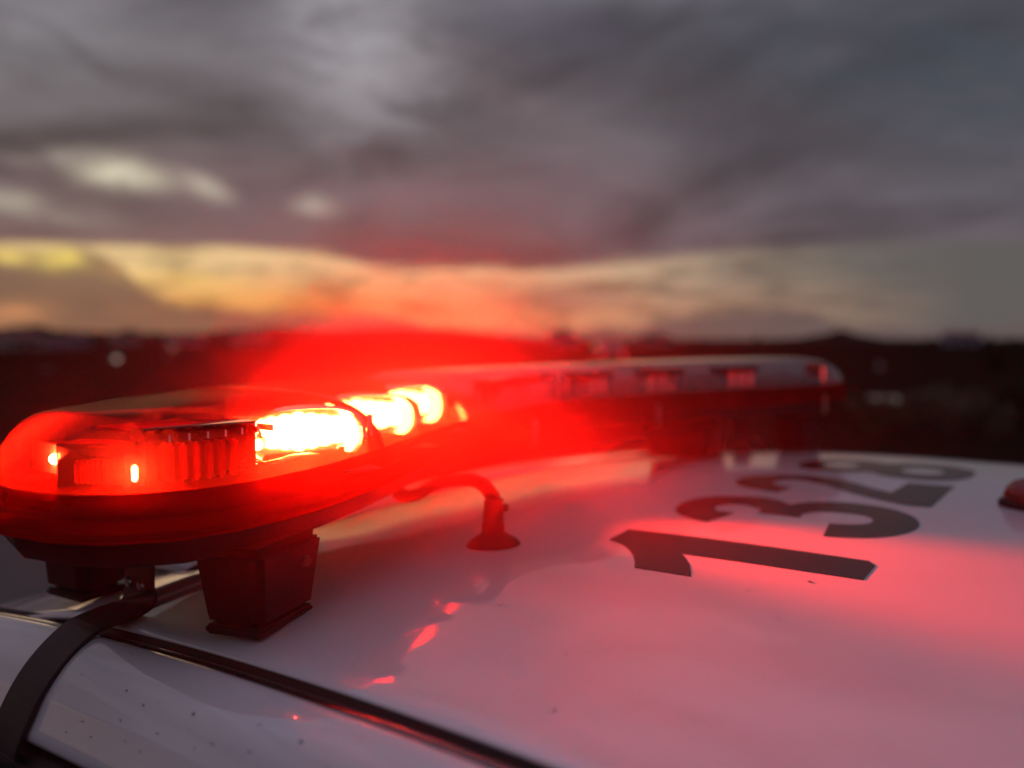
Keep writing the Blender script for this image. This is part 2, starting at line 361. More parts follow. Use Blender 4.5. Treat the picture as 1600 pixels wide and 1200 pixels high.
# ------------------------------------------------------------------ houses of the town
WALLS = [mat('house_wall', (.30, .28, .26), .9, var=(.6, .6, (.22, .2, .19))), mat('house_wall_blue', (.22, .24, .30), .9, var=(.6, .5, (.17, .18, .22)))]
ROOFM = mat('roof_tiles', (.16, .08, .06), .85, bump=(8, .5, .05), var=(.8, .6, (.10, .06, .05)))
METR = mat('metal_roof', (.30, .33, .42), .35, metal=.4, var=(1, .4, (.24, .26, .33)))
WIN = mat('window_glass', (.02, .02, .025), .1)
def house(px, dist, w, dpt, h, wall, roofm, label, rz, group='houses in the valley'):
    x, y = at(px, dist); t = thing('house', label, 'house', (x, y, -.9 if dist > 100 else 0), rz, group)
    bm = bmesh.new(); box(bm, (0, 0, h/2), (w, dpt, h)); obj('wall', bm, wall, t)
    bm = bmesh.new(); a = w/2+.4; b = dpt/2+.4; rh = dpt*.22
    vs = [bm.verts.new(p) for p in [(-a, -b, h), (a, -b, h), (a, b, h), (-a, b, h), (-a, 0, h+rh), (a, 0, h+rh)]]
    for f in [(0, 1, 5, 4), (2, 3, 4, 5), (1, 2, 5), (3, 0, 4), (3, 2, 1, 0)]: bm.faces.new([vs[i] for i in f])
    obj('roof', bm, roofm, t)
    for sx in (-1, 1):
        for sy in (-1, 1):
            bm = bmesh.new(); box(bm, (sx*w*.25, sy*(dpt/2+.01), h*.55), (w*.16, .08, h*.32)); obj('window', bm, WIN, t)
    bm = bmesh.new(); box(bm, (0, -(dpt/2+.01), 1.0), (.9, .08, 2.0)); obj('door', bm, WIN, t)
for i, (px, dist, w) in enumerate([(30, 190, 9), (110, 230, 10), (200, 270, 10), (290, 240, 8), (390, 290, 10), (880, 280, 10), (1020, 260, 9), (1500, 280, 11)]):
    house(px, dist, w, 8, 2.6 + (i % 3)*.7, WALLS[i % 2], ROOFM, 'small gabled house below the horizon, ' + ['leftmost', 'second from the left', 'third from the left', 'fourth from the left', 'fourth from the right', 'third from the right', 'second from the right', 'rightmost'][i] + ' of eight', i*.7)
x0, y0_ = at(1435, 21.5); PUD = mat('puddle_water', (.02, .02, .022), .04, spec=.8)
pc = [(x0 + d0.x*1.9*math.sin(a)*(1+.2*math.sin(3*a)) + rr.x*.95*math.cos(a), y0_ + d0.y*1.9*math.sin(a)*(1+.2*math.sin(3*a)) + rr.y*.95*math.cos(a), .012) for a in lin(0, 2*math.pi, 33)[:-1]]
props(raw('puddle', pc, [tuple(range(32))], PUD, smooth=False), kind='structure')

# ------------------------------------------------------------------ street lamps, tail lights
POLE = mat('lamp_pole', (.12, .12, .12), .6, metal=.5)
def street_lamp(px, py, dist, r, colr, st, label):
    x, y = at(px, dist); h = CAMZ + (530-py)/1280*dist; gz = -1.2 if h < 1 else -.5
    if h < gz + 1.2: gz = h - 2.0
    t = thing('street_lamp', label, 'street lamp', (x, y, gz))
    bm = bmesh.new(); tube(bm, [(0, 0, 0), (0, 0, h-gz+.25), (.3, 0, h-gz+.32), (.5, 0, h-gz+.2)], [.08, .05, .04, .04], 8); obj('pole', bm, POLE, t)
    bm = bmesh.new(); lathe(bm, [(.02, r*1.5), (r*.8, r*1.3), (r*1.25, r*.5), (r*1.2, r*.35)], (.5, 0, h-gz), 12); obj('lamp_shade', bm, POLE, t)
    bm = bmesh.new(); bmesh.ops.create_icosphere(bm, subdivisions=2, radius=r, matrix=Matrix.Translation((.5, 0, h-gz))); obj('bulb', bm, emis('bulb_light', colr, st), t)
street_lamp(172, 560, 60, .22, (1, .85, .72), .5, 'dim pale street lamp in the dark left of the lit lens')
street_lamp(12, 662, 24, .10, (1, .8, .6), .55, 'faint low lamp at the left edge beside the lens end')
street_lamp(62, 583, 45, .16, (1, .8, .7), .16, 'faintest lamp low in the dark at far left between two brighter ones')
street_lamp(1372, 574, 48, .16, (1, .55, .55), .10, 'barely visible lamp just right of the far end of the light bar')
street_lamp(262, 543, 70, .2, (1, .7, .5), .35, 'very faint lamp just under the hill line above the lit lens')

DARKP = mat('dark_car_paint', (.03, .03, .035), .3, coat=1)
def simple_car(x, y, rz, label):
    t = thing('parked_car', label, 'car', (x, y, 0), rz)
    prof = [(-2.1, .35), (-2.15, .8), (-2.0, 1.0), (-1.2, 1.05), (-.6, 1.42), (.9, 1.45), (1.7, 1.05), (2.1, .95), (2.15, .4)]
    bm = bmesh.new(); A = [bm.verts.new((-.85 if z < 1.1 else -.65, yy, z)) for yy, z in prof]; B = [bm.verts.new((.85 if z < 1.1 else .65, yy, z)) for yy, z in prof]
    n = len(prof)
    for i in range(n): bm.faces.new((A[i], A[(i+1) % n], B[(i+1) % n], B[i]))
    bm.faces.new(A[::-1]); bm.faces.new(B); obj('body', bm, DARKP, t)
    for sx in (-1, 1):
        bm = bmesh.new(); box(bm, (sx*.66, -2.13, .82), (.3, .1, .22), None, .02); obj('tail_light', bm, emis('tail_light_glow', (1, .03, .02), 1.4), t)
        for yy in (-1.3, 1.35):
            bm = bmesh.new(); lathe(bm, [(.2, -.1), (.31, -.1), (.32, 0), (.31, .1), (.2, .1)], (0, 0, 0), 16, Matrix.Rotation(R(90), 3, 'Y')); o = obj('wheel', bm, TYRE, t); o.location = (sx*.78, yy, .32)
    bm = bmesh.new(); box(bm, (0, -1.62, 1.24), (1.1, .02, .28), Matrix.Rotation(R(-35), 3, 'X')); obj('rear_window', bm, GLASS, t)
x, y = at(950, 52); simple_car(x, y, math.atan2(-d0.x, d0.y), 'dark parked car seen from behind with two red tail lights glowing')

# ------------------------------------------------------------------ patrol car
def edge_drop(X):
    u = abs(X-.90)
    return .016*(max(0, u-.38)/.235)**2
def crown(X, Y): return -.165 - edge_drop(X) - .13*max(0, Y-.2)**2 - .05*max(0, -.1-Y)**2 - .013*(max(0, X-1.05)/.35)**1.5
def zr(X, Y): return CAMZ + crown(X, Y)
XL, XR_ = .285, 1.515
def yhead(X): return .71 - .42*(X-.88)**2
car = thing('patrol_car', 'white patrol car seen across its roof with black unit numbers 1328', 'police car', (.9, 0, 0))
car_m = Matrix.Translation((-.9, 0, 0))
def cpart(o): o.parent = car; o.matrix_parent_inverse = car_m; return o
ts = lin(0, 1, 60)
def roof_f(u, v):
    X = XL + (XR_-XL)*(.5 - .5*math.cos(math.pi*u)) if False else XL + (XR_-XL)*u
    y1 = yhead(X); Y = -.85 + (y1+.85)*v
    z = zr(X, Y)
    ed = min(X-XL, XR_-X, y1-Y)
    if ed < .006: z -= .003*(1-ed/.006)**2
    return (X, Y, z)
us = sorted(set(list(lin(0, 1, 70)) + [.0012, .0025, .004, .9988, .9975]))
vs = sorted(set(list(lin(0, 1, 70)) + [.9988, .9975, .995]))
roofo = cpart(grid('roof', roof_f, us, vs, PAINT, None, .0009))
# drip channels
def channel(side):
    def f(u, v):
        X = XL if side < 0 else XR_; s = -1 if side < 0 else 1
        Y = -.85 + 1.75*u; off, dz = v
        return (X + s*off, Y, zr(X, Y) + dz)
    prof = [(-.0005, -.004), (-.0005, -.013), (.005, -.0150), (.0150, -.0140), (.0172, -.006)]
    o = cpart(grid('roof_channel', f, lin(0, 1, 70), prof, RUBBER, None, .001)); 
    def f2(u, v):
        X = XL if side < 0 else XR_; s = -1 if side < 0 else 1
        a, dz = v; Y = -.85 + 1.75*u
        return (X + s*(.0015+a), Y, zr(X, Y) - .0065 + dz)
    prof = [(0, -.003), (.0010, .0008), (.006, .0018), (.0115, .0012), (.0135, -.004)]
    cpart(grid('channel_trim', f2, lin(0, 1, 70), prof, TRIM, None, .001))
TRIM = mat('black_gloss_trim', (.02, .018, .018), .18, coat=1, coat_r=.05, bump=(90, .3, .0008), var=(30, .5, (.035, .03, .028)))
channel(-1); channel(1)
# side frames (cant rails)
def rail(side):
    prof = [(.0176, -.0125), (.0176, -.004), (.0182, -.0016), (.0196, -.0008), (.0225, -.0012), (.027, -.0028), (.032, -.0056), (.037, -.0094), (.042, -.0142), (.0465, -.0195), (.0505, -.0252), (.0530, -.0292), (.0538, -.0303), (.0548, -.0325), (.0578, -.0385), (.0610, -.0450), (.0632, -.0492), (.0642, -.0525), (.0636, -.0558), (.060, -.0575), (.054, -.058)]
    def f(u, v):
        X = XL if side < 0 else XR_; s = -1 if side < 0 else 1; Y = -.85 + 1.80*u
        return (X + s*v[0], Y, zr(X, Y) + v[1])
    cpart(grid('side_frame', f, lin(0, 1, 60), prof, PAINT, None, .001))
    def f2(u, v):
        X = XL if side < 0 else XR_; s = -1 if side < 0 else 1; Y = -.85 + 1.80*u
        return (X + s*v[0], Y, zr(X, Y) + v[1])
    cpart(grid('door_seal', f2, lin(0, 1, 60), [(.046, -.060), (.056, -.0625), (.066, -.066), (.072, -.074)], RUBBER, None, .003))
    cpart(grid('door_frame', f2, lin(0, 1, 60), [(.0695, -.080), (.071, -.0765), (.074, -.0758), (.077, -.079), (.080, -.094), (.081, -.112)], PAINT, None, .003))
rail(-1); rail(1)
# pillars, windscreen, hood, boot, sides
def zp(X, Y): return CAMZ - .165 - edge_drop(X) - .13*(Y-.2)**2 - .25*max(0, Y-.95)**2
def ws_front(Y): return Y
for s in (-1, 1):
    def f(u, v, s=s):
        X0 = XL if s < 0 else XR_; Y = yhead(X0)+.003 + u*1.05; w = .10 - .035*u
        inner = X0 - s*(w*(1-v)); 
        if s < 0: X = X0 + w*v
        else: X = X0 - w*v
        spread = -.16*u*s if False else 0
        z = zr(X, yhead(X0)) - .0005 - .16*(u*1.05) - .30*(u*1.05)**2 if True else 0
        return (X + s*.10*u*u, Y, z)
    cpart(grid('front_pillar', f, lin(0, 1, 30), lin(0, 1, 10), PAINT, None, .004))
def f(u, v):
    X = XL+.10 + (XR_-XL-.20)*u; q = v*.98; Y = yhead(X)+.004 + q
    z = zr(X, yhead(X)) - .005 - .045*q - .62*max(0, q-.10)**1.25
    return (X + (u-.5)*.22*v*v, Y, z)
cpart(grid('windscreen', f, lin(0, 1, 30), lin(0, 1, 40), GLASS, None, .004))
def f(u, v):
    X = .10 + 1.60*u; Y = 1.66 + .95*v; c = (u-.5)*2
    return (X, Y, 1.00 - .06*c*c - .17*v**2.2 + .0*v)
cpart(grid('hood', f, lin(0, 1, 20), lin(0, 1, 20), PAINT, None, .01))
bm = bmesh.new(); box(bm, (.9, 2.58, .52), (1.68, .22, .5), None, .06); cpart(obj('front_bumper', bm, PAINT))
bm = bmesh.new(); box(bm, (.9, -2.05, .55), (1.66, .22, .55), None, .06); cpart(obj('rear_bumper', bm, PAINT))
def f(u, v):
    X = .30 + 1.20*u; Y = -.855 - .62*v; return (X + (u-.5)*.2*v, Y, zr(.9, -.85) - .012*(abs(u-.5)*2)**2 - .01 - .46*v**1.15)
cpart(grid('rear_window', f, lin(0, 1, 20), lin(0, 1, 16), GLASS, None, .004))
def f(u, v):
    X = .12 + 1.56*u; return (X, -1.48 - .55*v, .965 - .05*(2*u-1)**2 - .05*v*v)
cpart(grid('boot_lid', f, lin(0, 1, 14), lin(0, 1, 10), PAINT, None, .01))
for s in (-1, 1):
    sx = lambda d, s=s: .9 + s*d
    def f(u, v, s=s):
        Y = -2.0 + 4.5*u; prof = [(.75, .955), (.80, .93), (.835, .84), (.85, .65), (.84, .45), (.80, .28)]
        i = min(int(v), len(prof)-1); d, z = prof[i]; e = abs(u-.5)*2
        return (.9 + s*(d - .10*max(0, e-.7)**2*8*.3), Y, z)
    cpart(grid('body_side', f, lin(0, 1, 30), range(6), PAINT, None, .01))
    for y0, y1 in ((-.80, .02), (.06, .88)):
        def f(u, v, s=s, y0=y0, y1=y1):
            Y = y0 + (y1-y0)*u; zt = zr(XL, Y) - .112; dt = .9 - XL + .081
            return (.9 + s*(dt + (.74-dt)*v), Y, zt + (.962-zt)*v)
        cpart(grid('window', f, lin(0, 1, 8), lin(0, 1, 5), GLASS, None, .004))
        bm = bmesh.new(); ym = (y0+y1)/2; box(bm, (.9+s*.842, ym, .60), (.02, (y1-y0)*.97, .58), None, .008); dr_ = cpart(obj('door', bm, PAINT))
        bm = bmesh.new(); box(bm, (.9+s*.865, y0+.12, .82), (.03, .16, .03), None, .01); h = obj('handle', bm, PLASTIC); h.parent = dr_; h.matrix_parent_inverse = Matrix()
    bm = bmesh.new(); box(bm, (.9+s*.745, .04, 1.15), (.05, .07, .44), Matrix.Rotation(R(-22*s), 3, 'Y'), .01); cpart(obj('centre_pillar', bm, PLASTIC))
    bm = bmesh.new(); box(bm, (.9+s*.60, 2.66, .72), (.34, .1, .16), None, .03); cpart(obj('headlight', bm, CHROME))
    bm = bmesh.new(); box(bm, (.9+s*.66, -2.15, .75), (.26, .08, .2), None, .03); cpart(obj('tail_light', bm, LENSB))
    for yy in (-1.45, 1.75):
        bm = bmesh.new(); lathe(bm, [(.2, -.1), (.30, -.105), (.32, -.07), (.325, 0), (.32, .07), (.30, .105), (.2, .1)], (0, 0, 0), 28, Matrix.Rotation(R(90), 3, 'Y')); w = obj('wheel', bm, TYRE, None, False); w.location = (.9+s*.77, yy, .325); cpart(w)
        bm = bmesh.new(); lathe(bm, [(.02, .1), (.06, .115), (.19, .09), (.205, .1), (.205, -.09), (.02, -.09)], (0, 0, 0), 24, Matrix.Rotation(R(90*s), 3, 'Y')); w2 = obj('rim', bm, RIM); w2.parent = w; w2.matrix_parent_inverse = Matrix()
# unit number decals --------------------------------------------------
def rayz(px, py):
    v = fw + rr*((px-800)/1280) - up*((py-600)/1280); s = .165/-v.z
    for _ in range(40):
        p = v*s; s += (p.z - crown(p.x, p.y))/(-v.z)*.6
    return (v*s).x, (v*s).y
def cr2(pts):          # smooth through points not flagged as corners
    n = len(pts); out = []
    for i in range(n):
        a, b, c, d = pts[i-1], pts[i], pts[(i+1) % n], pts[(i+2) % n]
        out.append((b[0], b[1]))
        if b[2] and c[2]: continue
        A = b if b[2] else a; D = c if c[2] else d
        for k in range(1, 7):
            t = k/7; out.append(tuple(.5*((2*b[j]) + (c[j]-A[j])*t + (2*A[j]-5*b[j]+4*c[j]-D[j])*t*t + (3*b[j]-A[j]-3*c[j]+D[j])*t**3) for j in (0, 1)))
    return out
def glyph(loops, name='number'):
    bm = bmesh.new(); edges = []
    for lp in loops:
        vs = [bm.verts.new((x, y, 0)) for x, y in lp]
        for i in range(len(vs)): edges.append(bm.edges.new((vs[i], vs[(i+1) % len(vs)])))
    bmesh.ops.triangle_fill(bm, use_beauty=True, edges=edges)
    for k in range(0, 22):
        bmesh.ops.bisect_plane(bm, geom=bm.verts[:]+bm.edges[:]+bm.faces[:], plane_co=(0, .12+.012*k, 0), plane_no=(0, 1, 0))
    for k in range(0, 14):
        bmesh.ops.bisect_plane(bm, geom=bm.verts[:]+bm.edges[:]+bm.faces[:], plane_co=(1.0+.025*k, 0, 0), plane_no=(1, 0, 0))
    for v in bm.verts: v.co.z = zr(v.co.x, v.co.y) + .0005
    for f_ in bm.faces:
        f_.normal_update()
        if f_.normal.z < 0: f_.normal_flip()
    me = bpy.data.meshes.new(name); bm.to_mesh(me); bm.free(); o = link(name, me, None, VINYL); solid(o, .00015)
    return cpart(o)
G1 = [(37,237,1),(138,184,1),(1335,343,1),(1368,366,1),(1308,437,1),(398,306,1),(425,335,0),(442,370,0),(447,420,1),(164,376,1),(165,345,0),(150,305,0),(110,265,0)]
G3 = [(526,147,1),(450,132,0),(385,108,0),(369,88,0),(390,60,0),(450,35,0),(560,19,0),(680,18,0),(800,24,0),(880,38,0),(945,60,1),(1020,50,0),(1150,47,0),(1300,58,0),(1430,78,0),(1540,112,0),(1588,150,0),(1570,185,0),(1480,213,0),(1350,226,0),(1200,224,0),(1108,218,1),(1137,155,1),(1250,160,0),(1330,156,0),(1357,140,0),(1330,120,0),(1250,105,0),(1130,96,0),(1050,98,0),(1005,108,0),(994,125,1),(778,101,1),(797,90,0),(770,75,0),(710,62,0),(640,60,0),(580,68,0),(567,78,0),(585,93,0),(665,102,1)]
G2 = [(336,198,1),(240,185,0),(130,165,0),(75,140,0),(110,112,0),(200,95,0),(330,90,0),(450,92,0),(560,98,0),(700,115,0),(820,140,0),(930,172,0),(1050,200,1),(1157,140,1),(1447,160,1),(1300,292,1),(1150,280,0),(1000,250,0),(880,222,0),(760,190,0),(650,155,0),(540,130,0),(440,118,0),(350,122,0),(318,138,0),(340,155,0),(430,168,1)]
glyph([cr2([(*rayz(940+a/3.2, 770+b/3.2), c) for a, b, c in G1])])
glyph([cr2([(*rayz(940+a/3.2, 770+b/3.2), c) for a, b, c in G3])])
glyph([cr2([(*rayz(1130+a/4, 720+b/4), c) for a, b, c in G2])])
def ell(cx, cy, rx, ry, n, a0=0, a1=2*math.pi, p=2.3):
    o = []
    for k in range(n):
        a = a0 + (a1-a0)*k/(n-1 if a1-a0 < 6.2 else n); c, s_ = math.cos(a), math.sin(a)
        o.append((cx + rx*abs(c)**(2/p)*(1 if c > 0 else -1), cy + ry*abs(s_)**(2/p)*(1 if s_ > 0 else -1)))
    return o
ex = 1.135; outer = []
for k in range(72):     # outline of the 8: wide lower bowl (small Y), smaller upper bowl
    a = 2*math.pi*k/72; yy = .240 + .103*math.cos(a); t = (yy-.137)/.206
    w = max(.082*math.sqrt(max(0, 1-((yy-.193)/.056)**2)) if yy < .193 else .082, 0) if yy < .2 else 0
    wa = .083*(max(0, 1-abs((yy-.194)/.057)**2.4))**(1/2.4); wb = .074*(max(0, 1-abs((yy-.291)/.052)**2.4))**(1/2.4)
    w = max(wa, wb, .052 if .2 < yy < .285 else 0)
    outer.append((ex + (w if a < math.pi else -w), yy))
glyph([outer, ell(ex, .194, .034, .024, 24), ell(ex, .292, .029, .021, 24)])

# ------------------------------------------------------------------ light bar
BC, BH = .86, .655
RU = [0, .2, .33, .424, .50, .56, .600, .630, .646, .655]; RY = [.600, .555, .500, .456, .428, .418, .424, .445, .472, .520]
FU = [0, .36, .52, .59, .64, .655]; FY = [.88, .82, .74, .665, .585, .520]
def skew(X): return -.042*(X-.25)
def Yr(X): return float(np.interp(abs(X-BC), RU, RY)) + skew(X)
def Yf(X): return float(np.interp(abs(X-BC), FU, FY)) + skew(X)
def tilt(X): return .012*(X-.25)
def endk(X):
    q = min(1, max(0, (BH-abs(X-BC))/.058)); return (1-(1-q)**2.2)**.62
def prof(s): return (max(0, 1-abs(s)**3.6))**.42
bar = thing('light_bar', 'long red emergency light bar across the white roof, its near half brightly lit', 'light bar', (BC, .6, zr(.9, .6)))
bm_off = Matrix.Translation((-BC, -.6, -zr(.9, .6)))
def bpart(o): o.parent = bar; o.matrix_parent_inverse = bm_off; return o
ss = [-1] + [-math.cos(math.pi*k/44) for k in range(1, 44)] + [1]
def xs_between(a, b):
    out = set(lin(a, b, 16))
    for e in (BC-BH, BC+BH):
        for q in (0, .0006, .002, .004, .008, .013, .02, .03, .042, .058):
            x = e + q if e < BC else e - q
            if a <= x <= b: out.add(x)
    return sorted(out)
ZL, HL = -.099, .052      # bottom and height of the lens
def pod(X):
    k = 1
    for e in (.668, .722):
        q = min(1, abs(X-e)/.05); k = min(k, .62+.38*(1-(1-q)**2.2)) if not .668 < X < .722 else .60
    return k
def lensf(X, s):
    y0, y1 = Yr(X), Yf(X); ins = .0035; y0 += ins; y1 -= ins
    if y1 < y0: y0 = y1 = (y0+y1)/2
    H = HL*endk(X)*pod(X); y = (y0+y1)/2 + (y1-y0)/2*s
    # rear wall leans inwards
    return (X, y, CAMZ + ZL + tilt(X) + H*prof(s))
def lens_piece(a, b, m): return bpart(grid('lens', lensf, xs_between(a, b), ss, m, None))
def fix(o):     # outward normals
    bm = bmesh.new(); bm.from_mesh(o.data); bm.normal_update()
    if sum(f_.normal.z for f_ in bm.faces) < 0: bmesh.ops.reverse_faces(bm, faces=bm.faces[:])
    bm.to_mesh(o.data); bm.free(); return o
cuts = [BC-BH, .452, .668, .722, 1.10, BC+BH]
for i in range(5):
    fix(lens_piece(cuts[i]+(.0012 if i else 0), cuts[i+1]-(.0012 if i < 4 else 0), (LENS, LENS, PLASTIC, LENSF, LENSF)[i]))
for X in cuts[1:-1]:   # dividing ribs between lens sections
    V = []; 
    for s in ss:
        x_, y_, z_ = lensf(X, s)
        for dx in (-.0016, .0016): V += [(X+dx, y_, z_+.0008), (X+dx, y_*.97+.03*((Yr(X)+Yf(X))/2), z_-.004)]
    F = []
    for k in range(len(ss)-1):
        a = 4*k; b = 4*(k+1); F += [(a, a+2, b+2, b), (a+1, b+1, b+3, a+3), (a, b, b+1, a+1), (a+2, a+3, b+3, b+2)]
    bpart(raw('lens_divider', V, F, LENSB, None, False))
def outline(off=0, n=None, z=0):
    xs = [BC - BH*math.cos(math.pi*k/60) for k in range(61)]
    pts = [(X, Yr(X)) for X in xs] + [(X, Yf(X)) for X in xs[::-1][1:-1]]
    out = []
    m_ = len(pts)
    for i, (x, y) in enumerate(pts):
        a = pts[i-1]; b = pts[(i+1) % m_]; tx, ty = b[0]-a[0], b[1]-a[1]; l = math.hypot(tx, ty) or 1
        out.append((x + ty/l*off, y - tx/l*off, CAMZ + z + tilt(x)))
    return out
def band(name, rows, m, cap=True):
    rws = [outline(off, z=z) for off, z in rows]; n = len(rws[0]); V = [p for r_ in rws for p in r_]
    F = [(i*n+k, i*n+(k+1) % n, (i+1)*n+(k+1) % n, (i+1)*n+k) for i in range(len(rws)-1) for k in range(n)]
    if cap: F.append(tuple(range(n))[::-1]); F.append(tuple((len(rws)-1)*n+k for k in range(n)))
    o = raw(name, V, F, m, None, True)
    md = o.modifiers.new('edge', 'EDGE_SPLIT'); md.split_angle = R(35); return bpart(o)
band('lens_skirt', [(-.0045, -.0872), (-.0032, -.0865), (-.0022, -.0880), (-.0004, -.0985), (.0015, -.1005), (.002, -.1085), (.0045, -.1105), (.0048, -.1125), (.0015, -.1140), (-.003, -.1142)], LENSB)
band('base_tray', [(-.004, -.1145), (-.0045, -.1150), (-.006, -.124), (-.010, -.130), (-.018, -.1325), (-.03, -.133)], PLASTIC)
band('inner_deck', [(-.010, -.098), (-.012, -.0945)], WPLAST)

# LED heads inside
def head(X, back, w, h, lit, ang, z=-.074, cutoff_shelf=.036):
    y = Yr(X) + back; c = Vector((X, y, CAMZ + z + tilt(X))); Rm = Matrix.Rotation(ang, 3, 'Z')
    bm = bmesh.new(); dep = .027 if lit else .016
    if lit:            # oval reflector bowl opening towards -Y
        rows = [(1.0, 0), (1.02, .002), (.97, .006), (.86, dep), (.01, dep+.001)]; outr = [(1.0, 0), (1.08, .001), (1.05, dep+.004), (.01, dep+.005)]
        for rws in (rows, outr):
            P = []
            for k, yy in rws:
                ring = []
                for q in range(40):
                    a = 2*math.pi*q/40; cx, sz = math.cos(a), math.sin(a)
                    ring.append(bm.verts.new(c + Rm @ Vector((w/2*k*abs(cx)**.6*(1 if cx > 0 else -1), yy, h/2*k*abs(sz)**.75*(1 if sz > 0 else -1)))))
                P.append(ring)
            for A, B in zip(P, P[1:]):
                for q in range(40): bm.faces.new((A[q], A[(q+1) % 40], B[(q+1) % 40], B[q]))
    else:
        o_, i_ = (w/2+.003, h/2+.003), (w/2-.007, h/2-.006); P = []
        for (a, b, yy) in ((o_[0], o_[1], 0), (i_[0], i_[1], dep), (o_[0]+.001, o_[1]+.001, 0), (o_[0]+.001, o_[1]+.001, dep+.006)):
            P.append([bm.verts.new(c + Rm @ Vector((sx*a, yy, sz*b))) for sx, sz in ((-1, -1), (1, -1), (1, 1), (-1, 1))])
        for A, B in ((P[0], P[1]), (P[2], P[3]), (P[0], P[2])):
            for k in range(4): bm.faces.new((A[k], A[(k+1) % 4], B[(k+1) % 4], B[k]))
        bm.faces.new(P[3]); bm.faces.new(P[1])
    hd = bpart(obj('lamp_head', bm, REFL if lit else MODULE))
    if lit:
        bm = bmesh.new(); box(bm, c + Rm @ Vector((0, .0025-cutoff_shelf/2, -h/2-.0025)), (w+.004, cutoff_shelf, .002), Rm); o = obj('cutoff_shelf', bm, PLASTIC); o.parent = hd; o.matrix_parent_inverse = Matrix()  # unseen shelf added to cut lamp light off the near roof
    n = 7 if lit else 6
    for k in range(n):
        bm = bmesh.new(); bx = (k-(n-1)/2)*(w-.014)/n
        if lit:
            e = 1 - .28*abs(k-(n-1)/2)/((n-1)/2)
            bmesh.ops.create_uvsphere(bm, u_segments=16, v_segments=8, radius=1, matrix=Matrix.Translation(c + Rm @ Vector((bx, dep-.002, .001))) @ Rm.to_4x4() @ Matrix.Diagonal(((w-.014)/n*1.0, .003, (h/2-.0052)*e, 1)))
        else: box(bm, c + Rm @ Vector((bx, .004, 0)), ((w-.014)/n*.62, .012, (h-.012)), Rm, .0015)
        o = obj('led', bm, LAMP_ON if lit else LEDR); o.parent = hd; o.matrix_parent_inverse = Matrix()
    return hd
LEDR = mat('unlit_red_led', (.75, .03, .03), .12, coat=1)
GLINTLED = emis('lamp_glint_on_led', (1, .045, .05), .55)  # glow painted in for lit lamps reflecting off unlit LEDs
DIMLED = emis('glowing_red_led', (1, .06, .05), 2.2)
head(.290, .034, .062, .036, False, R(-10), -.0750)
head(.390, .040, .082, .040, True, R(-24), -.0725, .040)
head(.489, .044, .092, .040, True, R(-22), -.0715, .044)
head(.583, .040, .072, .040, True, R(-14), -.0700, .042)
head(.236, .040, .034, .026, False, R(-58), -.078)
# narrow-beam lamp added inside the bar to put a red patch on the roof
flm = Matrix.Rotation(R(-3), 3, 'Z') @ Matrix.Rotation(R(13), 3, 'X'); flc = Vector((.644, Yr(.644)+.016, CAMZ-.0735))
bm = bmesh.new()
P = []
for r_, yy in ((.0098, 0), (.0112, -.001), (.0112, .040), (.001, .041)):
    P.append([bm.verts.new(flc + flm @ Vector((r_*math.cos(2*math.pi*q/24), yy, r_*math.sin(2*math.pi*q/24)))) for q in range(24)])
P.insert(0, [bm.verts.new(flc + flm @ Vector((.0085*math.cos(2*math.pi*q/24), .038, .0085*math.sin(2*math.pi*q/24)))) for q in range(24)])
P.insert(0, [bm.verts.new(flc + flm @ Vector((.0005*math.cos(2*math.pi*q/24), .0381, .0005*math.sin(2*math.pi*q/24)))) for q in range(24)])
for A, B in zip(P, P[1:]):
    for q in range(24): bm.faces.new((A[q], A[(q+1) % 24], B[(q+1) % 24], B[q]))
fl = bpart(obj('roof_fill_lamp', bm, PLASTIC))
bm = bmesh.new(); bmesh.ops.create_circle(bm, cap_ends=True, segments=20, radius=.0078, matrix=Matrix.Translation(flc + flm @ Vector((0, .036, 0))) @ flm.to_4x4() @ Matrix.Rotation(R(90), 4, 'X'))
o = obj('led', bm, emis('fill_lamp_led', (1, .42, .17), 60)); o.parent = fl; o.matrix_parent_inverse = Matrix()
ld = bpy.data.lights.new('roof_fill_beam', 'SPOT'); ld.energy = 140; ld.color = (1, .42, .17); ld.spot_size = R(40); ld.spot_blend = .9; ld.shadow_soft_size = .006  # added spot that lights the roof patch
lo = bpy.data.objects.new('roof_fill_beam', ld); C.objects.link(lo); lo.parent = fl; lo.matrix_parent_inverse = Matrix()
lo.matrix_basis = Matrix.Translation(flc + flm @ Vector((0, .028, 0))) @ flm.to_4x4() @ Matrix.Rotation(R(-90), 4, 'X')
for X, a in ((.775, 12), (.86, 2), (.96, -6), (1.09, -16), (1.22, -20)): 
    hq = head(X, .022, .078, .034, False, R(a))
    for o in list(hq.children)[random.randint(0, 2)::2][:3]: o.data.materials.clear(); o.data.materials.append(GLINTLED)
hd = head(1.40, .022, .06, .036, False, R(10))
for o in list(hd.children)[2:5]: o.data.materials.clear(); o.data.materials.append(DIMLED)
for X, a in ((.36, 160), (.55, 168), (.86, 180), (1.17, 192), (1.36, 200)):
    hd = head(X, Yf(X)-Yr(X)-.060, .075, .028, False, R(a), -.080)
